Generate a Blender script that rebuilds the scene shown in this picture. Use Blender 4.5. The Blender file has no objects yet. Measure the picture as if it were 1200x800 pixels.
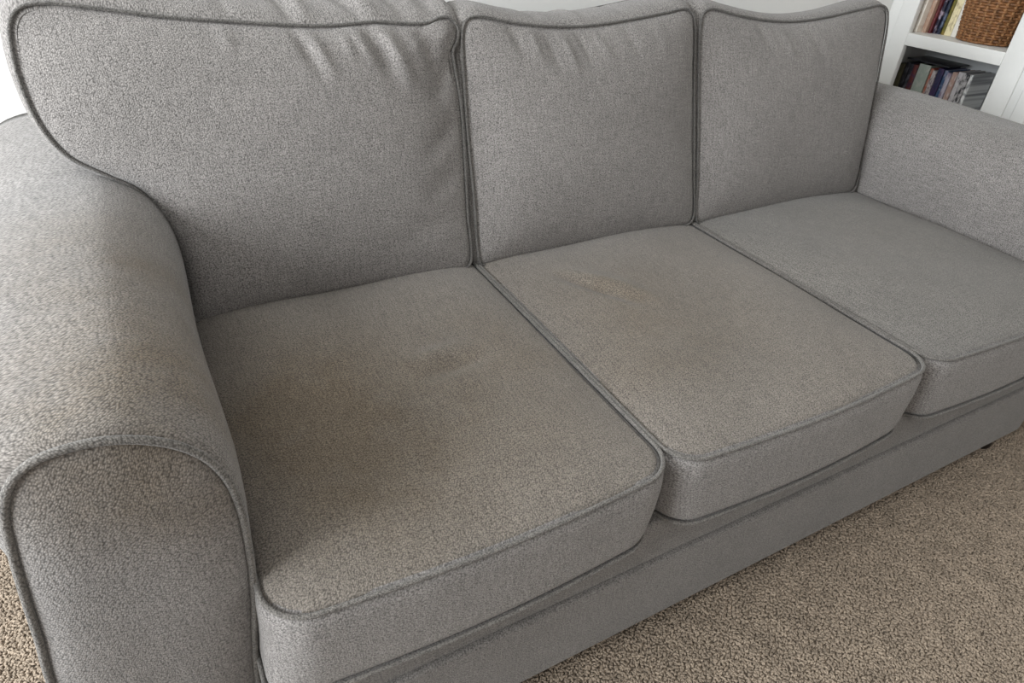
import bpy, bmesh, math, random
import numpy as np
from mathutils import Vector, Matrix
random.seed(7)
S = bpy.context.scene
C = S.collection

# ------------------------------------------------------------------ camera
cd = bpy.data.cameras.new('camera'); cam = bpy.data.objects.new('camera', cd); C.objects.link(cam)
cd.sensor_width = 36.0; cd.sensor_fit = 'HORIZONTAL'; cd.lens = 767.5 / 1200 * 36
cd.clip_start = 0.02; cd.clip_end = 50
cam.location = (0.0411, -0.4555, 1.1268)
cam.rotation_euler = (0.9702, -0.0584, -0.4948)
S.camera = cam

# ------------------------------------------------------------------ light
W = bpy.data.worlds.new('world'); S.world = W; W.use_nodes = True
bg = W.node_tree.nodes['Background']; bg.inputs[0].default_value = (1.0, 0.975, 0.94, 1); bg.inputs[1].default_value = 0.72
def area(name, loc, rot, sx, sy, power, col):
    l = bpy.data.lights.new(name, 'AREA'); l.shape = 'RECTANGLE'; l.size = sx; l.size_y = sy; l.energy = power; l.color = col
    o = bpy.data.objects.new(name, l); C.objects.link(o); o.location = loc; o.rotation_euler = rot
    return o
area('window_daylight', (-1.80, 0.05, 1.45), (0, math.radians(-90), 0), 1.25, 1.6, 104, (0.92, 0.965, 1.0))
S.view_settings.view_transform = 'Standard'; S.view_settings.look = 'None'
S.view_settings.gamma = 1.0; S.view_settings.use_curve_mapping = False
S.view_settings.exposure = 0.27

# ------------------------------------------------------------------ node helpers
def newmat(name):
    m = bpy.data.materials.new(name); m.use_nodes = True
    nt = m.node_tree; b = nt.nodes['Principled BSDF']
    return m, nt, b
def N(nt, t, **kw):
    n = nt.nodes.new(t)
    for k, v in kw.items():
        if k.startswith('i_'):
            n.inputs[int(k[2:]) if k[2:].isdigit() else k[2:]].default_value = v
        else: setattr(n, k, v)
    return n
def math_(nt, op, a, b=None, clamp=False):
    n = nt.nodes.new('ShaderNodeMath'); n.operation = op; n.use_clamp = clamp
    for i, v in enumerate((a, b)):
        if v is None: continue
        if isinstance(v, (int, float)): n.inputs[i].default_value = v
        else: nt.links.new(v, n.inputs[i])
    return n.outputs[0]
def mixc(nt, fac, a, b, mode='MIX'):
    n = nt.nodes.new('ShaderNodeMix'); n.data_type = 'RGBA'; n.blend_type = mode
    for sock, v in ((n.inputs[0], fac), (n.inputs[6], a), (n.inputs[7], b)):
        if isinstance(v, (int, float)): sock.default_value = v
        elif isinstance(v, tuple): sock.default_value = v if len(v) == 4 else (*v, 1)
        else: nt.links.new(v, sock)
    return n.outputs[2]
def noise(nt, vec, scale, detail=2, rough=0.5):
    n = N(nt, 'ShaderNodeTexNoise'); n.inputs['Scale'].default_value = scale
    n.inputs['Detail'].default_value = detail; n.inputs['Roughness'].default_value = rough
    if vec is not None: nt.links.new(vec, n.inputs['Vector'])
    return n.outputs['Fac']
def mapping(nt, vec, scale, rot=(0, 0, 0), loc=(0, 0, 0)):
    n = N(nt, 'ShaderNodeMapping'); n.inputs['Scale'].default_value = scale
    n.inputs['Rotation'].default_value = rot; n.inputs['Location'].default_value = loc
    nt.links.new(vec, n.inputs['Vector']); return n.outputs[0]
def maprange(nt, v, a, b, c, d, smooth=False):
    n = N(nt, 'ShaderNodeMapRange'); n.clamp = True
    if smooth: n.interpolation_type = 'SMOOTHSTEP'
    nt.links.new(v, n.inputs[0])
    for i, x in enumerate((a, b, c, d)): n.inputs[i + 1].default_value = x
    return n.outputs[0]

GREY = (0.214, 0.200, 0.191); SEAT = (0.182, 0.161, 0.141); BROWN = (0.135, 0.108, 0.080)
def fabric(name, blobs=(), base=GREY, tint=0.0, ang=0.0):
    """woven upholstery; blobs = soft-edged soiling patches ((x,y,z), radius, strength)"""
    m, nt, b = newmat(name); L = nt.links.new
    tc = N(nt, 'ShaderNodeTexCoord'); uv = tc.outputs['UV']; ob = tc.outputs['Object']
    warp = N(nt, 'ShaderNodeTexNoise'); warp.inputs['Scale'].default_value = 9; L(uv, warp.inputs['Vector'])
    wv = N(nt, 'ShaderNodeVectorMath', operation='SCALE'); L(warp.outputs['Color'], wv.inputs[0]); wv.inputs['Scale'].default_value = 0.02
    ad = N(nt, 'ShaderNodeVectorMath', operation='ADD'); L(uv, ad.inputs[0]); L(wv.outputs[0], ad.inputs[1])
    u = mapping(nt, ad.outputs[0], (1, 1, 1), (0, 0, ang))
    def cells(sc, rot, rnd):
        vo = N(nt, 'ShaderNodeTexVoronoi'); vo.voronoi_dimensions = '2D'; vo.inputs['Scale'].default_value = 1.0; vo.inputs['Randomness'].default_value = rnd
        L(mapping(nt, mapping(nt, u, (1, 1, 1), (0, 0, rot)), sc), vo.inputs['Vector'])
        sp = N(nt, 'ShaderNodeSeparateColor'); L(vo.outputs['Color'], sp.inputs[0])
        return sp.outputs[0], vo.outputs['Distance']
    c1_, e1 = cells((520, 330, 1), 0.55, 0.75); c2_, e2 = cells((290, 500, 1), -0.1, 0.85)    # twill ribs and weft flecks
    sl = math_(nt, 'ADD', math_(nt, 'MULTIPLY', noise(nt, mapping(nt, u, (300, 26, 1)), 1.0, 2), 0.6), math_(nt, 'MULTIPLY', noise(nt, mapping(nt, u, (26, 300, 1)), 1.0, 2), 0.4))
    rd = math_(nt, 'SUBTRACT', 1.0, math_(nt, 'ADD', math_(nt, 'MULTIPLY', e1, 0.9), math_(nt, 'MULTIPLY', e2, 0.6)))
    fl = math_(nt, 'ADD', math_(nt, 'MULTIPLY', c1_, 0.5), math_(nt, 'MULTIPLY', c2_, 0.5))
    v = math_(nt, 'MULTIPLY', maprange(nt, rd, 0.05, 0.85, 0.50, 1.50), maprange(nt, fl, 0, 1, 0.82, 1.18))
    v = math_(nt, 'MULTIPLY', v, maprange(nt, sl, 0.36, 0.64, 0.84, 1.16))
    h = math_(nt, 'ADD', math_(nt, 'MULTIPLY', rd, 0.75), math_(nt, 'MULTIPLY', fl, 0.25))
    big = noise(nt, ob, 7, 3)
    bigv = maprange(nt, big, 0.3, 0.7, 0.94, 1.06)
    col = (*base, 1)
    if blobs:
        acc = None
        for (p, r, s) in blobs:
            d = N(nt, 'ShaderNodeVectorMath', operation='DISTANCE'); L(ob, d.inputs[0]); d.inputs[1].default_value = p
            f = maprange(nt, d.outputs['Value'], 0.0, r * 1.45, s * 0.72, 0.0, True)
            acc = f if acc is None else math_(nt, 'ADD', acc, f)
        cl = maprange(nt, noise(nt, ob, 13, 4, 0.6), 0.3, 0.7, 0.6, 1.15)
        acc = math_(nt, 'MULTIPLY', acc, cl, True)
        col = mixc(nt, acc, (*base, 1), (*BROWN, 1))
    col = mixc(nt, 1.0, col, (1, 1, 1, 1), 'MULTIPLY') if not blobs else col
    vv = math_(nt, 'MULTIPLY', v, bigv)
    cc = N(nt, 'ShaderNodeCombineColor'); [L(vv, cc.inputs[i]) for i in range(3)]
    col = mixc(nt, 1.0, col, cc.outputs[0], 'MULTIPLY')
    L(col, b.inputs['Base Color'])
    b.inputs['Roughness'].default_value = 0.95; b.inputs['Specular IOR Level'].default_value = 0.12
    b.inputs['Sheen Weight'].default_value = 0.18; b.inputs['Sheen Roughness'].default_value = 0.5
    bp = N(nt, 'ShaderNodeBump'); bp.inputs['Strength'].default_value = 0.6; bp.inputs['Distance'].default_value = 0.0016
    L(h, bp.inputs['Height']); L(bp.outputs[0], b.inputs['Normal'])
    return m
def plain(name, col, rough=0.6, var=0.06, scale=20, bump=0.0, bscale=200, spec=0.4):
    m, nt, b = newmat(name); L = nt.links.new
    tc = N(nt, 'ShaderNodeTexCoord'); ob = tc.outputs['Object']
    n = maprange(nt, noise(nt, ob, scale, 3), 0.3, 0.7, 1 - var, 1 + var)
    cc = N(nt, 'ShaderNodeCombineColor'); [L(n, cc.inputs[i]) for i in range(3)]
    L(mixc(nt, 1.0, (*col, 1), cc.outputs[0], 'MULTIPLY'), b.inputs['Base Color'])
    b.inputs['Roughness'].default_value = rough; b.inputs['Specular IOR Level'].default_value = spec
    if bump:
        bp = N(nt, 'ShaderNodeBump'); bp.inputs['Strength'].default_value = bump; bp.inputs['Distance'].default_value = 0.002
        L(noise(nt, ob, bscale, 2), bp.inputs['Height']); L(bp.outputs[0], b.inputs['Normal'])
    return m

# ------------------------------------------------------------------ object helpers
def link(name, me, mat=None, parent=None):
    o = bpy.data.objects.new(name, me); C.objects.link(o)
    if mat: me.materials.append(mat)
    if parent:
        o.parent = parent
        M = Matrix.Identity(4); p = parent
        while p: M = p.matrix_basis @ M if p.parent is None else (p.matrix_parent_inverse @ p.matrix_basis) @ M; p = p.parent
        o.matrix_parent_inverse = M.inverted()
    return o
def thing(name, label, cat, loc=(0, 0, 0), group=None):
    o = bpy.data.objects.new(name, None); C.objects.link(o); o.location = loc; o.empty_display_size = 0.05
    return tag(o, label, cat, group)
def tag(o, label, cat, group=None):
    o['label'] = label; o['category'] = cat
    if group: o['group'] = group
    return o
def structure(o): o['kind'] = 'structure'; return o
def pymesh(name, verts, faces, uvs=None, smooth=True):
    me = bpy.data.meshes.new(name); me.from_pydata(verts, [], faces)
    if uvs:
        ul = me.uv_layers.new(name='UVMap'); d = []
        for lp in me.loops: d.extend(uvs[lp.vertex_index])
        ul.data.foreach_set('uv', d)
    if smooth: me.polygons.foreach_set('use_smooth', [True] * len(me.polygons))
    me.update(); return me
def boxmesh(name, x0, x1, y0, y1, z0, z1, bev=0.0, seg=2):
    bm = bmesh.new(); bmesh.ops.create_cube(bm, size=1)
    for v in bm.verts: v.co = Vector(((x0 + x1) / 2 + v.co.x * (x1 - x0), (y0 + y1) / 2 + v.co.y * (y1 - y0), (z0 + z1) / 2 + v.co.z * (z1 - z0)))
    if bev: bmesh.ops.bevel(bm, geom=bm.edges[:], offset=bev, segments=seg, profile=0.6, affect='EDGES')
    uv = bm.loops.layers.uv.new('UVMap')
    for f in bm.faces:
        n = f.normal; ax = max(range(3), key=lambda i: abs(n[i]))
        for l in f.loops:
            c = l.vert.co
            l[uv].uv = (c.y, c.z) if ax == 0 else (c.x, c.z) if ax == 1 else (c.x, c.y)
    me = bpy.data.meshes.new(name); bm.to_mesh(me); bm.free()
    if bev: me.polygons.foreach_set('use_smooth', [True] * len(me.polygons))
    return me
def spline(pts, n):
    """closed Catmull-Rom through pts, resampled to n equal steps"""
    P = []; m = len(pts)
    for i in range(m):
        p0, p1, p2, p3 = (Vector(pts[(i + k - 1) % m]) for k in range(4))
        d1 = max((p1 - p0).length, 1e-6) ** .5; d2 = max((p2 - p1).length, 1e-6) ** .5; d3 = max((p3 - p2).length, 1e-6) ** .5
        m1 = d2 * ((p1 - p0) / d1 - (p2 - p0) / (d1 + d2) + (p2 - p1) / d2)
        m2 = d2 * ((p2 - p1) / d2 - (p3 - p1) / (d2 + d3) + (p3 - p2) / d3)
        for k in range(16):
            t = k / 16; a = p1; 
            P.append((2 * t**3 - 3 * t**2 + 1) * p1 + (t**3 - 2 * t**2 + t) * m1 + (-2 * t**3 + 3 * t**2) * p2 + (t**3 - t**2) * m2)
    return resample(P, n)
def resample(P, n):
    cum = [0]; m = len(P)
    for i in range(m): cum.append(cum[-1] + (P[(i + 1) % m] - P[i]).length)
    out = []; j = 0
    for k in range(n):
        s = cum[-1] * k / n
        while cum[j + 1] < s: j += 1
        t = (s - cum[j]) / max(cum[j + 1] - cum[j], 1e-9)
        out.append(P[j].lerp(P[(j + 1) % m], t))
    return out
def rrect(x0, x1, y0, y1, r, n, bow=(0, 0, 0, 0)):
    """rounded rectangle, radii r=(bl,br,tr,tl), sides bowed outward by bow=(front,right,back,left)"""
    P = []
    cs = [((x0 + r[0], y0 + r[0]), r[0], 180), ((x1 - r[1], y0 + r[1]), r[1], 270), ((x1 - r[2], y1 - r[2]), r[2], 0), ((x0 + r[3], y1 - r[3]), r[3], 90)]
    for i, (c, rr, a0) in enumerate(cs):
        for k in range(13):
            a = math.radians(a0 + 90 * k / 12); P.append(Vector((c[0] + rr * math.cos(a), c[1] + rr * math.sin(a))))
    P = resample(P, n)
    for p in P:
        u = (p.x - x0) / (x1 - x0); v = (p.y - y0) / (y1 - y0)
        su = math.sin(math.pi * min(max(u, 0), 1)); sv = math.sin(math.pi * min(max(v, 0), 1))
        p.y += -bow[0] * su * (1 - v) + bow[2] * su * v
        p.x += bow[1] * sv * u - bow[3] * sv * (1 - u)
    return P
def normals2(P):
    n = len(P); a = sum(P[i].x * P[(i + 1) % n].y - P[(i + 1) % n].x * P[i].y for i in range(n))
    s = 1 if a > 0 else -1
    out = []
    for i in range(n):
        t = P[(i + 1) % n] - P[i - 1]; t.normalize(); out.append(Vector((t.y, -t.x)) * s)
    return out
def tube_loop(name, pts, r, k=8, closed=True):
    n = len(pts); V = []; F = []; U = []; s = 0
    prev = None
    for i in range(n):
        t = (pts[(i + 1) % n] - pts[i - 1]) if closed else (pts[min(i + 1, n - 1)] - pts[max(i - 1, 0)])
        t.normalize()
        if prev is None:
            a = t.orthogonal().normalized()
        else:
            a = (prev - t * prev.dot(t)).normalized()
        prev = a; b = t.cross(a)
        for j in range(k):
            q = 2 * math.pi * j / k; V.append(pts[i] + (a * math.cos(q) + b * math.sin(q)) * r); U.append((s, j / k * r * 6.28))
        s += (pts[(i + 1) % n] - pts[i]).length
    m = n if closed else n - 1
    # closing twist is resolved by matching nearest vertex
    off = 0
    if closed:
        best = 1e9
        for o in range(k):
            d = (V[(n - 1) * k] - V[o]).length
            if d < best: best = d; off = o
    for i in range(m):
        i2 = (i + 1) % n; o = off if i2 == 0 and closed else 0
        for j in range(k):
            F.append((i * k + j, i * k + (j + 1) % k, i2 * k + (j + 1 + o) % k, i2 * k + (j + o) % k))
    if not closed:
        F.append(tuple(range(k))[::-1]); F.append(tuple((n - 1) * k + j for j in range(k)))
    me = pymesh(name, V, F, U)
    bm = bmesh.new(); bm.from_mesh(me); bmesh.ops.recalc_face_normals(bm, faces=bm.faces[:]); bm.to_mesh(me); bm.free()
    return me
def gridfix(me):
    bm = bmesh.new(); bm.from_mesh(me); bmesh.ops.recalc_face_normals(bm, faces=bm.faces[:]); bm.to_mesh(me); bm.free(); return me

def seg_ridge(a, b, p0, p1, w, h):
    """soft fold along a segment in panel coordinates"""
    d = Vector((p1[0] - p0[0], p1[1] - p0[1])); L = d.length; d /= L
    q = Vector((a - p0[0], b - p0[1])); t = q.dot(d) / L; s = abs(q.x * d.y - q.y * d.x)
    if t < -0.3 or t > 1.3 or s > 4 * w: return 0
    e = math.sin(math.pi * (t + 0.3) / 1.6)
    return h * e * e * math.exp(-(s / w) ** 2)

def cushion(root, O, A, B, Nn, out_f, out_b, thick, crown, bulge, disp, m_face, m_side, m_pipe, edge=None, pw=3.0, pr=0.0034, mcrown=0.01, crease=0.009, face='face_panel', rear='rear_panel', swell=0.5, sdisp=None):
    n = len(out_f); O, A, B, Nn = map(Vector, (O, A, B, Nn))
    cx = sum((p for p in out_f), Vector((0, 0))) / n
    nf = normals2(out_f)
    edge = edge or (lambda a, b: 0.0)
    a0, a1 = min(p.x for p in out_f), max(p.x for p in out_f); b0, b1 = min(p.y for p in out_f), max(p.y for p in out_f)
    def puff(p, t):
        u = abs((2 * p.x - a0 - a1) / (a1 - a0)); v = abs((2 * p.y - b0 - b1) / (b1 - b0))
        return (max(0, 1 - u ** 2.4) * max(0, 1 - v ** 2.4)) ** 0.55 * (1 - t ** 9)
    def W3(p, h): return O + A * p.x + B * p.y + Nn * h
    # face panel
    ts = [0.0] + [1 - (1 - k / 46) ** 1.6 for k in range(1, 47)]
    V = [W3(cx, crown + disp(cx.x, cx.y, 0))]; U = [(cx.x, cx.y)]; F = []
    for t in ts[1:]:
        for i in range(n):
            p = cx.lerp(out_f[i], t); dist = (out_f[i] - p).length
            h = crown * puff(p, t) + edge(p.x, p.y) * t ** 2 + disp(p.x, p.y, t) * min(1.0, 0.25 + dist / 0.04) - crease * math.exp(-(dist / 0.006) ** 1.2)
            V.append(W3(p, h)); U.append((p.x, p.y))
    for i in range(n): F.append((0, 1 + i, 1 + (i + 1) % n))
    for k in range(len(ts) - 2):
        for i in range(n):
            j = (i + 1) % n; a = 1 + k * n; b_ = a + n
            F.append((a + i, b_ + i, b_ + j, a + j))
    link(face, gridfix(pymesh(face, V, F, U)), m_face, root)
    # boxing band
    V = []; F = []; U = []; K = 22; arc = 0; arcs = []
    for i in range(n): arcs.append(arc); arc += (out_f[(i + 1) % n] - out_f[i]).length
    for k in range(K + 1):
        s = k / K
        for i in range(n):
            ss = s * thick; e = min(ss, thick - ss)
            o = bulge * (math.sin(math.pi * s ** (0.8 if swell < .6 else 0.62))) ** 0.75 if 0 < s < 1 else 0
            o -= crease * 0.9 * math.exp(-(e / 0.006) ** 1.2)
            if sdisp: o += sdisp(out_f[i], s)
            p = out_f[i].lerp(out_b[i], s ** (1.0 if swell < .6 else 2.4)) + nf[i] * o
            p0 = out_f[i]
            V.append(W3(p, edge(p0.x, p0.y) * (1 - s) - ss)); U.append((arcs[i], -ss))
    for k in range(K):
        for i in range(n):
            j = (i + 1) % n; F.append((k * n + i, (k + 1) * n + i, (k + 1) * n + j, k * n + j))
    link('boxing_band', gridfix(pymesh('boxing_band', V, F, U)), m_side, root)
    # rear panel
    cb = sum((p for p in out_b), Vector((0, 0))) / n
    V = [W3(cb, -thick - mcrown)]; U = [(cb.x, cb.y)]; F = []
    for t in (0.25, 0.5, 0.7, 0.85, 0.95, 1.0):
        for i in range(n):
            p = cb.lerp(out_b[i], t); V.append(W3(p, -thick - mcrown * (1 - t ** 3))); U.append((p.x, p.y))
    for i in range(n): F.append((0, 1 + i, 1 + (i + 1) % n))
    for k in range(5):
        for i in range(n):
            j = (i + 1) % n; a = 1 + k * n; b_ = a + n; F.append((a + i, b_ + i, b_ + j, a + j))
    link(rear, gridfix(pymesh(rear, V, F, U)), m_side, root)
    link('piping', tube_loop('piping', [W3(p + nn * 0.0005, edge(p.x, p.y)) for p, nn in zip(out_f, nf)], pr), m_pipe, root)
    link('piping', tube_loop('piping', [W3(p + nn * 0.0005, -thick) for p, nn in zip(out_b, nf)], pr), m_pipe, root)

# ------------------------------------------------------------------ setting
def carpet():
    m, nt, b = newmat('carpet'); L = nt.links.new
    tc = N(nt, 'ShaderNodeTexCoord'); ob = tc.outputs['Object']
    vo = N(nt, 'ShaderNodeTexVoronoi'); vo.inputs['Scale'].default_value = 190; L(ob, vo.inputs['Vector'])
    n1 = noise(nt, ob, 260, 3, 0.6); n2 = noise(nt, mapping(nt, ob, (1, 1, 1), (0, 0, 0.6)), 60, 3)
    h = math_(nt, 'SUBTRACT', math_(nt, 'ADD', n1, math_(nt, 'MULTIPLY', n2, 0.5)), math_(nt, 'MULTIPLY', vo.outputs['Distance'], 0.55))
    v = maprange(nt, h, 0.15, 0.75, 0.5, 1.4)
    v = math_(nt, 'MULTIPLY', v, maprange(nt, noise(nt, ob, 5, 3), 0.3, 0.7, 0.92, 1.08))
    cc = N(nt, 'ShaderNodeCombineColor'); [L(v, cc.inputs[i]) for i in range(3)]
    L(mixc(nt, 1.0, (0.28, 0.228, 0.178, 1), cc.outputs[0], 'MULTIPLY'), b.inputs['Base Color'])
    b.inputs['Roughness'].default_value = 1; b.inputs['Specular IOR Level'].default_value = 0.05
    bp = N(nt, 'ShaderNodeBump'); bp.inputs['Strength'].default_value = 0.9; bp.inputs['Distance'].default_value = 0.006
    L(h, bp.inputs['Height']); L(bp.outputs[0], b.inputs['Normal'])
    return m
M_white = plain('white_paint', (0.80, 0.80, 0.78), 0.45, 0.02, 6, 0.08, 60)
M_wall = plain('wall_paint', (0.78, 0.775, 0.755), 0.8, 0.02, 3, 0.1, 150)
M_carpet = carpet()
def pile(x0, x1, y0, y1, label, seed):
    rg = np.random.default_rng(seed); sp = 0.0040
    gx, gy = np.meshgrid(np.arange(x0, x1, sp), np.arange(y0, y1, sp)); n = gx.size
    bx_ = gx.ravel() + rg.uniform(-.5, .5, n) * sp; by_ = gy.ravel() + rg.uniform(-.5, .5, n) * sp
    th = rg.uniform(0, 2 * math.pi, n) ; dx, dy = np.cos(th), np.sin(th); ln = rg.uniform(.6, 1.25, n)
    rings = []
    for (f, z, rad) in ((0, -0.001, .0019), (.0018, .0032, .0022), (.0056, .0040, .0014)):
        cx_ = bx_ + dx * f * ln; cy_ = by_ + dy * f * ln; cz = z * ln
        for k in range(4):
            a = k * math.pi / 2 + math.pi / 4
            ox = -dy * math.cos(a) * rad; oy = dx * math.cos(a) * rad; oz = math.sin(a) * rad * (0.3 if z < 0 else 1)
            if z < .005:
                ox = ox + dx * math.sin(a) * rad * -.8; oy = oy + dy * math.sin(a) * rad * -.8
            rings.append(np.stack([cx_ + ox, cy_ + oy, cz + oz + 0 * bx_], 1))
    V = np.stack(rings, 1).reshape(-1, 3)
    q = []
    for b0 in (0, 4):
        for k in range(4): q.append((b0 + k, b0 + (k + 1) % 4, b0 + 4 + (k + 1) % 4, b0 + 4 + k))
    q.append((8, 9, 10, 11))
    Fq = (np.array(q)[None] + (np.arange(n) * 12)[:, None, None]).reshape(-1, 4)
    me = bpy.data.meshes.new('carpet_pile'); me.vertices.add(len(V)); me.vertices.foreach_set('co', V.ravel())
    me.loops.add(Fq.size); me.loops.foreach_set('vertex_index', Fq.ravel().astype(np.int32))
    me.polygons.add(len(Fq)); me.polygons.foreach_set('loop_start', np.arange(0, Fq.size, 4, dtype=np.int32))
    me.polygons.foreach_set('use_smooth', np.ones(len(Fq), dtype=bool))
    at = me.attributes.new('tuft', 'FLOAT', 'POINT'); at.data.foreach_set('value', np.repeat(rg.uniform(0, 1, n), 12).astype(np.float32))
    me.update(calc_edges=True); me.validate()
    o = link('carpet_pile', me, M_pile); o['kind'] = 'stuff'; tag(o, label, 'carpet')
    return o
def pile_mat():
    m, nt, b = newmat('carpet_yarn'); L = nt.links.new
    at = N(nt, 'ShaderNodeAttribute'); at.attribute_name = 'tuft'
    tc = N(nt, 'ShaderNodeTexCoord')
    v = math_(nt, 'MULTIPLY', maprange(nt, at.outputs['Fac'], 0, 1, 0.80, 1.2), maprange(nt, noise(nt, tc.outputs['Object'], 22, 3), 0.3, 0.7, 0.85, 1.15))
    cc = N(nt, 'ShaderNodeCombineColor'); [L(v, cc.inputs[i]) for i in range(3)]
    L(mixc(nt, 1.0, (0.315, 0.255, 0.198, 1), cc.outputs[0], 'MULTIPLY'), b.inputs['Base Color'])
    b.inputs['Roughness'].default_value = 1; b.inputs['Specular IOR Level'].default_value = 0.05
    return m
M_pile = pile_mat()
pile(0.25, 2.12, -0.62, 0.10, 'beige twist-pile carpet in front of the sofa', 1)
pile(-0.62, -0.2, 0.08, 0.98, 'beige twist-pile carpet beside the outer face of the near arm', 2)
BW = 1.27     # wall behind the sofa
structure(link('floor', boxmesh('floor', -1.9, 3.1, -2.6, BW + .1, -0.06, 0.0), M_carpet))
structure(link('wall_back', boxmesh('wall_back', -1.9, 3.1, BW, BW + .1, 0, 2.45), M_wall))
structure(link('baseboard_back', boxmesh('baseboard_back', -1.8, 2.59, BW - .016, BW, 0, 0.14, 0.005), M_white))
# left wall with its window
wl = structure(link('wall_left', boxmesh('wall_left', -1.9, -1.8, -2.6, BW, 0, 0.80), M_wall))
link('wall_panel', boxmesh('wall_panel', -1.9, -1.8, -2.6, BW, 2.1, 2.45), M_wall, wl)
link('wall_panel', boxmesh('wall_panel', -1.9, -1.8, 0.90, BW, 0.80, 2.1), M_wall, wl)
link('wall_panel', boxmesh('wall_panel', -1.9, -1.8, -2.6, -0.80, 0.80, 2.1), M_wall, wl)
structure(link('ceiling', boxmesh('ceiling', -1.9, 3.1, -2.6, BW + .1, 2.45, 2.5), M_wall))
wn = structure(link('window_1', boxmesh('window_1', -1.8, -1.70, -0.85, 0.95, 0.77, 0.80, 0.006), M_white))
for a in ((-0.80, -0.75, 0.80, 2.1), (0.85, 0.90, 0.80, 2.1), (-0.75, 0.85, 0.80, 0.85), (-0.75, 0.85, 2.05, 2.1), (0.03, 0.07, 0.85, 2.05)):
    link('window_frame', boxmesh('window_frame', -1.88, -1.82, *a, 0.004), M_white, wn)
# right wall: plain stretch to the right of the fitted shelves
structure(link('wall_right', boxmesh('wall_right', 2.62, 3.1, -2.6, 0.655, 0, 2.45), M_wall))
tr = structure(link('trim_1', boxmesh('trim_1', 2.588, 2.64, 0.655, 0.70, 0, 2.3, 0.006), M_white))
link('trim_bead', boxmesh('trim_bead', 2.604, 2.64, 0.70, 0.732, 0, 2.3, 0.004), M_white, tr)

# ------------------------------------------------------------------ bookcase
bc = thing('bookcase', 'white painted fitted bookcase holding books and a wicker basket', 'bookcase', (2.6, 0.98, 0))
M_shelfback = plain('shelf_back_paint', (0.80, 0.82, 0.83), 0.6, 0.02, 5)
Y0, Y1 = 0.805, 1.160
link('stile', boxmesh('stile', 2.6, 2.625, 0.732, Y0, 0, 2.2, 0.003), M_white, bc)
link('stile', boxmesh('stile', 2.6, 2.625, Y1, 1.222, 0, 2.2, 0.003), M_white, bc)
link('side_panel', boxmesh('side_panel', 2.625, 2.86, 0.745, 0.765, 0, 2.2), M_white, bc)
link('side_panel', boxmesh('side_panel', 2.625, 2.86, 1.222, 1.242, 0, 2.2), M_white, bc)
link('back_panel', boxmesh('back_panel', 2.86, 2.875, 0.745, 1.242, 0, 2.2), M_shelfback, bc)
link('filler_strip', boxmesh('filler_strip', 2.61, 2.63, 1.222, BW, 0, 2.2, 0.003), M_white, bc)
for z, name in ((0.05, 'shelf'), (0.432, 'shelf'), (0.787, 'shelf'), (1.15, 'shelf'), (1.5, 'shelf'), (1.85, 'shelf'), (2.2, 'top_panel')):
    sh = link(name, boxmesh(name, 2.627, 2.86, 0.765, 1.222, z - 0.02, z, 0.001), M_white, bc)
    link('shelf_lip', boxmesh('shelf_lip', 2.60, 2.627, Y0, Y1, z - 0.042, z, 0.002), M_white, sh)

M_page = plain('paper_pages', (0.62, 0.58, 0.50), 0.9, 0.1, 300)
def spine_mat(i, c1, c2, amt):
    m, nt, b = newmat('cover_print_%d' % i); L = nt.links.new
    tc = N(nt, 'ShaderNodeTexCoord'); ob = tc.outputs['Object']
    n1 = noise(nt, mapping(nt, ob, (1, 60, 45), (0, 0, 0), (i * 3.1, 0, 0)), 1.0, 1)
    n2 = noise(nt, mapping(nt, ob, (1, 220, 90), (0, 0, 0), (i * 7.7, 0, 0)), 1.0, 2)
    f = maprange(nt, math_(nt, 'ADD', math_(nt, 'MULTIPLY', n1, 0.6), math_(nt, 'MULTIPLY', n2, 0.4)), 0.5 - 0.1 * amt + .05, 0.62 - 0.1 * amt + .05, 0, 1)
    L(mixc(nt, f, (*c1, 1), (*c2, 1)), b.inputs['Base Color']); b.inputs['Roughness'].default_value = 0.4
    return m
def book(y0, y1, z, x, h, d, mat, label, cat, group, lean=0.0, case=False):
    t = thing('media_case' if case else 'book', label, cat, (x, (y0 + y1) / 2, z), group)
    g = 0.0006; a, b = y0 + g, y1 - g; tk = min(0.002, (b - a) * .2)
    V = []
    bm = bmesh.new()
    # cover: spine (rounded) and two boards as one wrapped shell
    prof = [(x + d, a), (x + .002, a), (x + .0006, a + (b - a) * .15), (x, (a + b) / 2), (x + .0006, b - (b - a) * .15), (x + .002, b), (x + d, b)]
    inn = [(x + d, b - tk), (x + .004, b - tk), (x + .004, a + tk), (x + d, a + tk)]
    P = prof + inn
    lo = [bm.verts.new((p[0], p[1], z)) for p in P]; hi = [bm.verts.new((p[0], p[1] + lean * h, z + h)) for p in P]
    n = len(P)
    for i in range(n): bm.faces.new((lo[i], lo[(i + 1) % n], hi[(i + 1) % n], hi[i]))
    bm.faces.new(lo[::-1]); bm.faces.new(hi)
    bmesh.ops.recalc_face_normals(bm, faces=bm.faces[:])
    me = bpy.data.meshes.new('cover'); bm.to_mesh(me); bm.free()
    link('cover', me, mat, t)
    pm = boxmesh('page_block', x + .0042, x + d - .003, a + tk + .0001, b - tk - .0001, z + .003, z + h - .004)
    for v in pm.vertices: v.co.y += lean * (v.co.z - z)
    link('page_block' if not case else 'case_tray', pm, M_page if not case else M_black, t)
    return t
M_black = plain('black_plastic', (0.02, 0.02, 0.022), 0.4, 0.1, 40)
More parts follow.
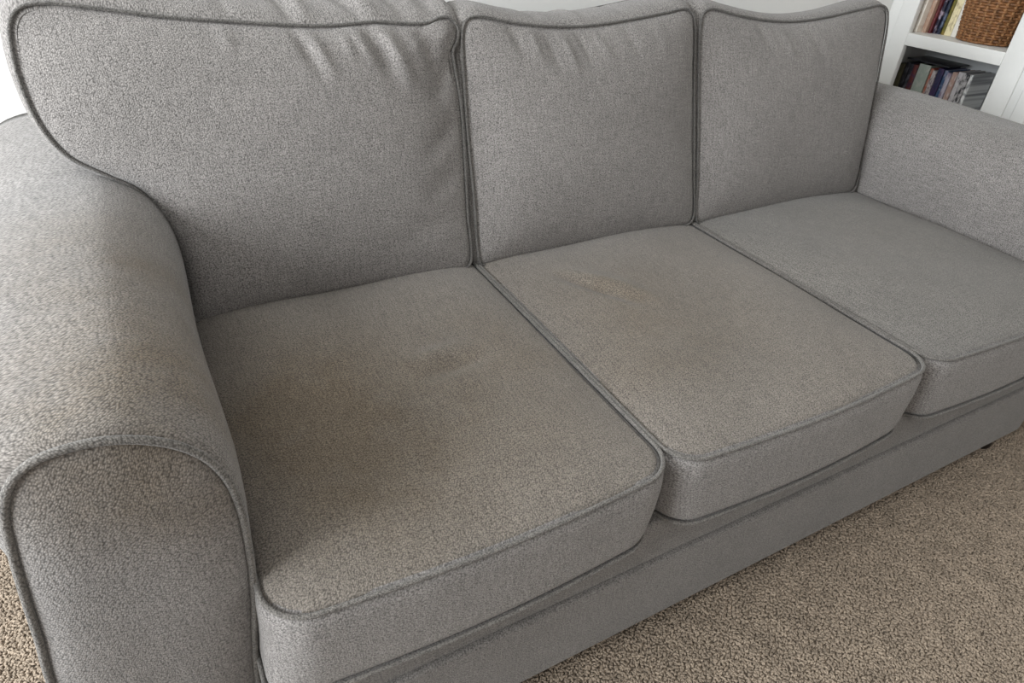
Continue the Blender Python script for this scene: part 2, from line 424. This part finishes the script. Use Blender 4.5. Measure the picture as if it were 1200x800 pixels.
up = [(1.160, .027, (0.80, .74, .66), (0.66, .58, .50), .3, 'wide cream paperback spine at the stile end of the upper shelf'),
      (1.143, .017, (0.42, .27, .20), (0.5, .38, .3), .6, 'pinkish brown book between the cream paperback and dark red book'),
      (1.133, .010, (0.10, .012, .016), (0.18, .03, .03), .4, 'thin dark red book on the upper shelf'),
      (1.121, .012, (0.018, .016, .035), (0.42, .34, .42), .9, 'thin black book with pale lilac lettering on the upper shelf'),
      (1.109, .012, (0.014, .020, .045), (0.10, .13, .20), .8, 'dark navy book beside the olive green book'),
      (1.096, .013, (0.13, .12, .02), (0.24, .17, .03), .6, 'thin olive green book next to the yellow cream book'),
      (1.070, .026, (0.82, .73, .46), (0.5, .42, .25), .3, 'pale yellow book with dark printing on its spine'),
      (1.050, .020, (0.85, .81, .74), (0.7, .63, .55), .3, 'white book beside the wicker basket')]
hs = [.235, .21, .225, .22, .215, .23, .225, .22]
xs = [2.645, 2.672, 2.688, 2.698, 2.706, 2.712, 2.712, 2.712]
for i, (y, w, c1, c2, am, lb) in enumerate(up):
    book(y, y + w, 0.7872, xs[i], hs[i], .138, spine_mat(i, c1, c2, am), lb, 'book', 'books on the upper shelf', -0.02)
low = [(.018, (.06, .06, .03), (.10, .09, .05), 'dark olive case at the left end of the lower shelf row'),
       (.015, (.012, .012, .015), (.05, .05, .06), 'black case next to the dark olive case'),
       (.015, (.02, .022, .03), (.12, .12, .14), 'black case with faint grey print beside the dark red case'),
       (.016, (.12, .03, .025), (.06, .02, .05), 'dark red case left of the wide pale green one'),
       (.040, (.33, .38, .33), (.42, .44, .40), 'wide pale green boxed set in the middle of the lower row'),
       (.012, (.42, .12, .07), (.45, .30, .25), 'thin orange red case right of the pale green boxed set'),
       (.014, (.55, .50, .50), (.20, .16, .18), 'white case between orange red and navy cases'),
       (.020, (.018, .022, .075), (.06, .03, .09), 'deep navy case on the lower shelf'),
       (.014, (.04, .09, .19), (.35, .35, .45), 'mid blue case with pale lettering beside the navy case'),
       (.014, (.48, .45, .52), (.25, .20, .28), 'pale lilac case right of the mid blue case'),
       (.016, (.45, .30, .25), (.60, .52, .50), 'pinkish case near the right end of the lower row'),
       (.017, (.60, .57, .58), (.22, .20, .22), 'white case with grey print in the lower row'),
       (.021, (.50, .48, .48), (.03, .03, .035), 'black and white patterned case in the lower row'),
       (.012, (.80, .80, .79), (.30, .30, .31), 'pale case with its cover showing at the right end of the lower row')]
y = 1.205
tops = [.225, .232, .228, .23, .238, .23, .226, .237, .234, .23, .236, .24, .242, .24]
for i, (w, c1, c2, lb) in enumerate(low):
    book(y - w * 1.17, y, 0.4325, 2.690 + (i % 3) * .004, tops[i] + .012, .135, spine_mat(20 + i, c1, c2, .7), lb, 'media case', 'cases on the lower shelf', 0, True)
    y -= w * 1.17
# dark booklet lying flat on top of the row
fl = thing('magazine', 'dark magazine lying flat on top of the lower row of cases', 'magazine', (2.76, 1.1, 0.687))
me = boxmesh('magazine_cover', 2.700, 2.83, 1.02, 1.19, 0.6872, 0.6932, .002)
link('magazine_cover', me, plain('dark_cover', (.03, .03, .034), .3, .2, 30), fl)
link('page_block', boxmesh('page_block', 2.7015, 2.828, 1.021, 1.189, 0.6887, 0.6917), M_page, fl)

# wicker basket
bk = thing('wicker_basket', 'round brown woven wicker basket on the upper shelf', 'basket', (2.742, 0.955, 0.787))
M_wick = plain('wicker', (0.235, 0.105, 0.042), 0.5, 0.5, 70, 0.4, 500)
M_wick2 = plain('wicker_stake', (0.30, 0.15, 0.062), 0.6, 0.3, 70)
bx, by = 2.742, 0.955
def brad(z): return 0.088 + 0.018 * math.sin(min(z / 0.20, 1) * 1.6)
NS = 24
V = []; F = []
def addtube(P, r, k=6):
    base = len(V); n = len(P)
    for i in range(n):
        t = (P[(i + 1) % n] - P[i - 1]).normalized(); a = Vector((0, 0, 1)); b = t.cross(a).normalized(); a = b.cross(t)
        for j in range(k):
            q = 2 * math.pi * j / k; V.append(P[i] + a * r * math.cos(q) * 1.15 + b * r * math.sin(q))
    for i in range(n):
        for j in range(k):
            i2 = (i + 1) % n; F.append((base + i * k + j, base + i * k + (j + 1) % k, base + i2 * k + (j + 1) % k, base + i2 * k + j))
rows = 25
for q in range(rows):
    z = 0.006 + q * 0.0083; R0 = brad(z)
    P = [Vector((bx + (R0 + 0.0036 * math.sin(NS / 2 * th + q * math.pi)) * math.cos(th), by + (R0 + 0.0036 * math.sin(NS / 2 * th + q * math.pi)) * math.sin(th), 0.787 + z)) for th in (2 * math.pi * k / 156 for k in range(156))]
    addtube(P, 0.0041)
link('weave', gridfix(pymesh('weave', V, F)), M_wick, bk)
for s in range(NS):
    th = 2 * math.pi * (s + 0.5) / NS
    P = [Vector((bx + brad(z) * math.cos(th), by + brad(z) * math.sin(th), 0.790 + z)) for z in (k * 0.0205 for k in range(11))]
    link('stake', tube_loop('stake', P, 0.0056, 6, False), M_wick2, bk)
V = []; F = []
for q, dz in enumerate((0.213, 0.222)):
    addtube([Vector((bx + (brad(.21)) * math.cos(th), by + brad(.21) * math.sin(th), 0.787 + dz + 0.002 * math.sin(30 * th + q * 3))) for th in (2 * math.pi * k / 120 for k in range(120))], 0.006)
link('rim', gridfix(pymesh('rim', V, F)), M_wick, bk)
n = 48
V = [Vector((bx + .086 * math.cos(2 * math.pi * k / n), by + .086 * math.sin(2 * math.pi * k / n), 0.7885 + dz)) for dz in (0, .006) for k in range(n)]
F = [tuple(range(n))[::-1], tuple(range(n, 2 * n))] + [(k, (k + 1) % n, n + (k + 1) % n, n + k) for k in range(n)]
link('basket_base', pymesh('basket_base', V, F, smooth=False), M_wick2, bk)

# ------------------------------------------------------------------ sofa frame
sofa = thing('sofa', 'grey woven fabric three-seat sofa with rounded scroll arms on beige carpet', 'sofa', (0.93, 0.5, 0))
M_fab = fabric('grey_weave')
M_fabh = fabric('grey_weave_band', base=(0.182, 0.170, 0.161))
M_pipe = fabric('piping_weave', base=(0.118, 0.111, 0.104))
M_pipe2 = fabric('seat_piping_weave', base=(0.150, 0.139, 0.128))
arm_blobs = [((-0.03, 0.18, 0.70), .14, .85), ((-0.04, 0.47, 0.70), .17, .75), ((0.02, 0.32, 0.66), .17, .85), ((-0.07, 0.12, 0.70), .10, .5), ((0.03, 0.15, 0.60), .12, .5)]
M_arm = fabric('arm_weave', arm_blobs)
M_armp = fabric('arm_front_weave', [((-0.03, 0.055, 0.69), .10, .75), ((0.02, 0.055, 0.62), .09, .5), ((-.08, .055, .68), .08, .4)])
prof = [(-0.178, 0.06), (-0.180, 0.25), (-0.171, 0.43), (-0.161, 0.50), (-0.153, 0.564), (-0.143, 0.632), (-0.134, 0.676), (-0.120, 0.703), (-0.100, 0.717), (-0.063, 0.721),
        (-0.032, 0.714), (-0.002, 0.697), (0.020, 0.673), (0.034, 0.640), (0.040, 0.598), (0.039, 0.532), (0.033, 0.46), (0.016, 0.34), (0.008, 0.25), (0.006, 0.06)]
def corner_fix(p):   # keep the two bottom corners tight
    return p
AF = 0.065; AB = 1.13
def make_arm(mirror):
    n = 260
    pts = []
    for a, b in zip(prof, prof[1:]): pts.append(a)
    pts.append(prof[-1]); pts.insert(1, (-0.1785, 0.075)); pts.insert(len(pts) - 1, (0.0062, 0.075)); pts.append((-0.01, 0.058)); pts.append((-0.16, 0.058))
    P = spline(pts, n)
    if mirror: P = [Vector((1.865 - p.x, p.y)) for p in P]
    nn = normals2(P); cx = sum(P, Vector((0, 0))) / n
    ys = [AF + x for x in (0.003, 0.006, 0.010, 0.016, 0.024, 0.035, 0.05, 0.07, 0.1)] + [AF + .1 + (AB - .12 - AF) * k / 24 for k in range(1, 25)]
    V = []; F = []; U = []; rings = []
    for y in ys:
        d = y - AF
        o = 0.007 * (1 - math.exp(-d / 0.02)) - 0.006 * math.exp(-((d - .002) / 0.006) ** 2)
        rings.append((y, o, 1.0))
    for k in range(1, 9):
        a = k / 8 * math.pi / 2; rings.append((AB - .02 - .09 + .09 * math.sin(a) + .02, 0.007 - 0.07 * (1 - math.cos(a)), 1))
    arcs = [0]
    for i in range(1, n): arcs.append(arcs[-1] + (P[i] - P[i - 1]).length)
    for (y, o, s) in rings:
        for i in range(n):
            up_ = max(0.0, min(1.0, (P[i].y - 0.45) / 0.1))
            wob = 0.004 * up_ * math.sin(y * 9 + P[i].x * 20)
            outer = max(0.0, min(1.0, (-0.035 - (1.865 - P[i].x if mirror else P[i].x)) / 0.10)); outer = outer * outer * (3 - 2 * outer)
            fl_ = 0.082 * outer * max(0.0, min(1.0, (P[i].y - .585) / .09)) * (1 - math.exp(-max(0, y - AF - .004) / 0.045))
            p = P[i] + nn[i] * (o + wob * min(1, (y - AF) / .1)) + Vector((fl_ if mirror else -fl_, -0.1 * fl_)); V.append(Vector((p.x, y, max(p.y, 0.05)))); U.append((arcs[i], y))
    R = len(rings)
    for k in range(R - 1):
        for i in range(n):
            j = (i + 1) % n; F.append((k * n + i, (k + 1) * n + i, (k + 1) * n + j, k * n + j))
    V.append(Vector((cx.x, AB + .005, cx.y))); U.append((0, 0)); c = len(V) - 1
    for i in range(n): F.append(((R - 1) * n + i, c, (R - 1) * n + (i + 1) % n))
    arm = link('arm', gridfix(pymesh('arm', V, F, U)), M_fab if mirror else M_arm, sofa)
    # front facing panel, slightly padded
    V = []; F = []; U = []; cx = Vector((cx.x, 0.5))
    ts = [k / 24 for k in range(1, 25)]; ts = [1 - (1 - t) ** 1.5 for t in ts]
    V.append(Vector((cx.x, AF - .016, cx.y))); U.append((cx.x, cx.y))
    for t in ts:
        for i in range(n):
            p = cx.lerp(P[i], t); dist = (P[i] - p).length
            h = 0.016 * (1 - t ** 3.5) - 0.006 * math.exp(-(dist / .006) ** 1.2)
            V.append(Vector((p.x, AF - h, p.y))); U.append((p.x, p.y))
    for i in range(n): F.append((0, 1 + i, 1 + (i + 1) % n))
    for k in range(len(ts) - 1):
        for i in range(n):
            j = (i + 1) % n; a = 1 + k * n; F.append((a + i, a + n + i, a + n + j, a + j))
    link('front_panel', gridfix(pymesh('front_panel', V, F, U)), M_fab if mirror else M_armp, arm)
    link('piping', tube_loop('piping', [Vector((p.x, AF, p.y)) for p in P], 0.0042), M_pipe2, arm)
make_arm(False); make_arm(True)
# rails under the seat cushions, back frame, feet
def rail(name, x0, x1, y0, y1, z0, z1, r):
    me = boxmesh(name, x0, x1, y0, y1, z0, z1, r, 4); return link(name, me, M_fabh, sofa)
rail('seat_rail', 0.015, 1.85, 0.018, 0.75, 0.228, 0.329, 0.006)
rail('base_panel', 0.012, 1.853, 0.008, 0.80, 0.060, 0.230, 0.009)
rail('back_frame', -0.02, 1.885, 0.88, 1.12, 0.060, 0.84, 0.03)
M_foot = plain('dark_wood', (0.018, 0.013, 0.010), 0.35, 0.2, 40)
for fx, fy in ((1.79, 0.05), (0.05, 0.05), (0.05, 1.0), (1.79, 1.0), (0.93, 0.08)):
    V = []; F = []; k = 20
    pr = [(0.022, 0.0), (0.026, 0.006), (0.027, 0.02), (0.024, 0.045), (0.026, 0.062)]
    for r, z in pr: V += [Vector((fx + r * math.cos(2 * math.pi * j / k), fy + r * math.sin(2 * math.pi * j / k), z)) for j in range(k)]
    for q in range(len(pr) - 1): F += [(q * k + j, q * k + (j + 1) % k, (q + 1) * k + (j + 1) % k, (q + 1) * k + j) for j in range(k)]
    F += [tuple(range(k))[::-1], tuple((len(pr) - 1) * k + j for j in range(k))]
    link('foot', pymesh('foot', V, F), M_foot, sofa)

# ------------------------------------------------------------------ seat cushions
NP = 320
s1 = [((0.14, 0.41, .485), .17, .75), ((0.09, 0.31, .485), .13, .7), ((0.18, 0.31, .485), .14, .6), ((0.40, 0.35, .485), .2, .6), ((0.28, 0.15, .485), .2, .7), ((0.165, 0.165, .485), .15, .7), ((0.50, 0.16, .485), .16, .4), ((0.54, 0.34, .485), .14, .4)]
s2 = [((0.76, 0.44, .485), .15, .55), ((0.79, 0.28, .485), .18, .6), ((0.95, 0.2, .485), .22, .35), ((0.69, 0.2, .485), .14, .4), ((1.0, 0.45, .485), .2, .3)]
s3 = [((1.5, 0.35, .485), .3, .2)]
GS = 'seat cushions on the sofa'
def d1(a, b, t):
    return (seg_ridge(a, b, (0.32, 0.35), (0.43, 0.37), .022, .008) - seg_ridge(a, b, (0.34, 0.31), (0.46, 0.335), .018, .008)
            - 0.010 * math.exp(-((a - .3) ** 2 + (b - .3) ** 2) / .03) + 0.003 * math.sin(a * 17 + b * 9))
def d2(a, b, t):
    return (-seg_ridge(a, b, (0.72, 0.52), (0.80, 0.36), .014, .011) + seg_ridge(a, b, (0.75, 0.52), (0.84, 0.36), .022, .008)
            - 0.008 * math.exp(-((a - .88) ** 2 + (b - .3) ** 2) / .03) + 0.003 * math.sin(a * 15 - b * 11))
def d3(a, b, t): return 0.003 * math.sin(a * 13 + b * 10)
def seat(x0, x1, label, blobs, disp, i, il=.010, rl=0.05, rr_=0.05):
    root = thing('seat_cushion', label, 'cushion', ((x0 + x1) / 2, 0.35, 0.331), GS)
    f = rrect(x0, x1, 0.0, 0.70, (rl, rr_, .04, .04), NP, (0.014, 0, 0, 0))
    b_ = rrect(x0 + il, x1 - .010, -0.007, 0.69, (.03 if il < .01 else .055, .055, .04, .04), NP, (0.014, 0, 0, 0))
    M = fabric('seat_weave_%d' % i, blobs, (SEAT, SEAT, (0.172, 0.160, 0.147))[i - 1])
    Ms = fabric('seat_band_weave_%d' % i)
    cushion(root, (0, 0, .47), (1, 0, 0), (0, 1, 0), (0, 0, 1), f, b_, .139, .030, .006, disp, M, Ms, M_pipe2, pw=3.2, mcrown=0.0, face='top_panel', rear='bottom_panel', swell=1)
seat(0.037, 0.5965, 'grey seat cushion with brown soiling next to the near arm', s1, d1, 1, -0.018)
seat(0.6035, 1.1965, 'middle grey seat cushion with a brownish crease near its back', s2, d2, 2)
seat(1.2035, 1.829, 'clean grey seat cushion beside the far arm', s3, d3, 3)

# ------------------------------------------------------------------ back cushions
GB = 'back cushions on the sofa'
ty = 0.767 - 0.645; tz = 0.932 - 0.47; tl = math.hypot(ty, tz)
Bv = (0, ty / tl, tz / tl); Nv = (0, -tz / tl, ty / tl); OB = (0, 0.645, 0.47)
def zb(z): return (z - 0.47) * tl / tz
c1 = [(0.047, 0.474), (0.18, 0.474), (0.30, 0.474), (0.45, 0.474), (0.568, 0.473), (0.581, 0.484), (0.584, 0.585), (0.588, 0.68), (0.590, 0.79), (0.584, 0.85), (0.583, 0.876), (0.594, 0.893), (0.597, 0.914), (0.585, 0.929), (0.565, 0.931), (0.54, 0.923), (0.50, 0.922), (0.44, 0.926), (0.36, 0.922), (0.294, 0.924), (0.20, 0.931),
      (0.116, 0.938), (0.02, 0.951), (-0.045, 0.958), (-0.075, 0.952), (-0.090, 0.935), (-0.098, 0.90), (-0.100, 0.856), (-0.092, 0.80), (-0.070, 0.757), (-0.030, 0.727), (0.012, 0.697), (0.036, 0.65), (0.046, 0.59), (0.046, 0.53)]
c2 = [(0.607, 0.474), (0.66, 0.473), (0.80, 0.473), (0.95, 0.473), (1.12, 0.473), (1.180, 0.474), (1.193, 0.486), (1.190, 0.60), (1.186, 0.70), (1.180, 0.82), (1.178, 0.900), (1.172, 0.928), (1.152, 0.938), (1.10, 0.932), (0.978, 0.918), (0.89, 0.911), (0.809, 0.911), (0.72, 0.919), (0.64, 0.931), (0.618, 0.927), (0.607, 0.908), (0.602, 0.82), (0.600, 0.74), (0.602, 0.60), (0.601, 0.495)]
c3 = [(1.209, 0.474), (1.27, 0.473), (1.40, 0.473), (1.55, 0.473), (1.70, 0.473), (1.795, 0.474), (1.809, 0.486), (1.822, 0.58), (1.838, 0.69), (1.850, 0.80), (1.857, 0.892), (1.850, 0.925), (1.828, 0.938), (1.75, 0.932), (1.62, 0.916), (1.50, 0.908), (1.40, 0.912), (1.30, 0.925), (1.222, 0.937), (1.202, 0.928), (1.195, 0.905), (1.196, 0.80), (1.200, 0.694), (1.203, 0.58), (1.203, 0.495)]
def toab(c): return [(x, zb(z)) for x, z in c]
def folds(L):
    L = [((x0, zb(z0)), (x1, zb(z1)), w, h) for (x0, z0, x1, z1, w, h) in L]
    def f(a, b): return sum(seg_ridge(a, b, p, q, w, h) for p, q, w, h in L)
    return f
w1 = folds([(0.31, 0.93, 0.345, 0.85, .008, .007), (0.288, 0.93, 0.322, 0.85, .008, -.007), (0.44, 0.93, 0.485, 0.83, .012, .011), (0.412, 0.93, 0.455, 0.83, .011, -.011), (0.39, 0.92, 0.42, 0.86, .008, .005), (0.37, 0.92, 0.385, 0.87, .009, .005), (0.49, 0.92, 0.51, 0.86, .010, .004), (0.52, 0.93, 0.545, 0.80, .014, -.008),
            (0.18, 0.94, 0.192, 0.89, .009, .004), (0.53, 0.80, 0.59, 0.87, .016, -.009), (0.55, 0.90, 0.585, 0.91, .012, .008), (0.50, 0.70, 0.585, 0.76, .02, -.006), (0.49, 0.62, 0.58, 0.68, .025, -.005), (0.42, 0.55, 0.58, 0.60, .03, -.004)])
w2 = folds([(0.70, 0.92, 0.725, 0.86, .010, -.005), (0.74, 0.92, 0.76, 0.85, .008, .005), (0.775, 0.915, 0.80, 0.83, .009, -.005), (0.81, 0.91, 0.84, 0.83, .009, .005), (0.85, 0.91, 0.88, 0.84, .010, -.005), (0.89, 0.91, 0.93, 0.84, .012, .004), (0.97, 0.91, 1.0, 0.85, .010, -.004), (1.05, 0.92, 1.08, 0.86, .012, .003)])
w3 = folds([(1.36, 0.91, 1.40, 0.84, .012, -.004), (1.42, 0.90, 1.47, 0.82, .012, .004), (1.52, 0.90, 1.58, 0.80, .014, -.004), (1.62, 0.90, 1.68, 0.82, .014, .003)])
def top_folds(L):
    def f(p, s):
        if p.y < 0.42: return 0
        return math.sin(math.pi * s) ** .5 * sum(h * math.exp(-((p.x - x0 + k * s) / w) ** 2) for x0, k, w, h in L)
    return f
def back(c, label, wr, i, seed, shrink, bz, tf=None, blobs=()):
    f = spline(toab(c), NP); nn = normals2(f)
    b_ = [p - q * shrink + Vector((0, bz(p.x) * max(0, p.y / 0.47) ** 2)) for p, q in zip(f, nn)]
    b_ = [sum((b_[(k + j) % NP] for j in range(-4, 5)), Vector((0, 0))) / 9 for k in range(NP)]
    xm = sum(p.x for p in f) / NP
    root = thing('back_cushion', label, 'cushion', (xm, 0.70, 0.472), GB)
    def disp(a, b, t):
        return wr(a, b) + 0.004 * math.sin(a * 11 + seed) * math.sin(b * 13 + seed)
    M = fabric('back_weave_%d' % i, blobs)
    cushion(root, OB, (1, 0, 0), Bv, Nv, f, b_, .115, .042, .016, disp, M, M, M_pipe, pw=3.0, mcrown=.02, pr=0.0028, sdisp=tf)
back(c1, 'grey back cushion flopped over the near arm with a crumpled corner', w1, 1, 0.3, .008, lambda x: .075, top_folds([(0.30, .03, .012, -.008), (0.325, .03, .013, .007), (0.42, .05, .014, -.009), (0.445, .05, .015, .008), (0.50, .04, .012, -.007), (0.53, .03, .012, .006), (0.20, .02, .01, -.005), (0.565, .02, .015, -.010)]))
back(c2, 'middle grey back cushion with gathers under its top piping', w2, 2, 1.7, .012, lambda x: .05, top_folds([(0.78, .02, .014, -.004), (0.88, .02, .014, .004), (1.0, .02, .014, -.003)]))
back(c3, 'smooth grey back cushion next to the far arm and bookcase', w3, 3, 2.9, .012, lambda x: .035 + .01 * math.cos((x - 1.2) * 7))
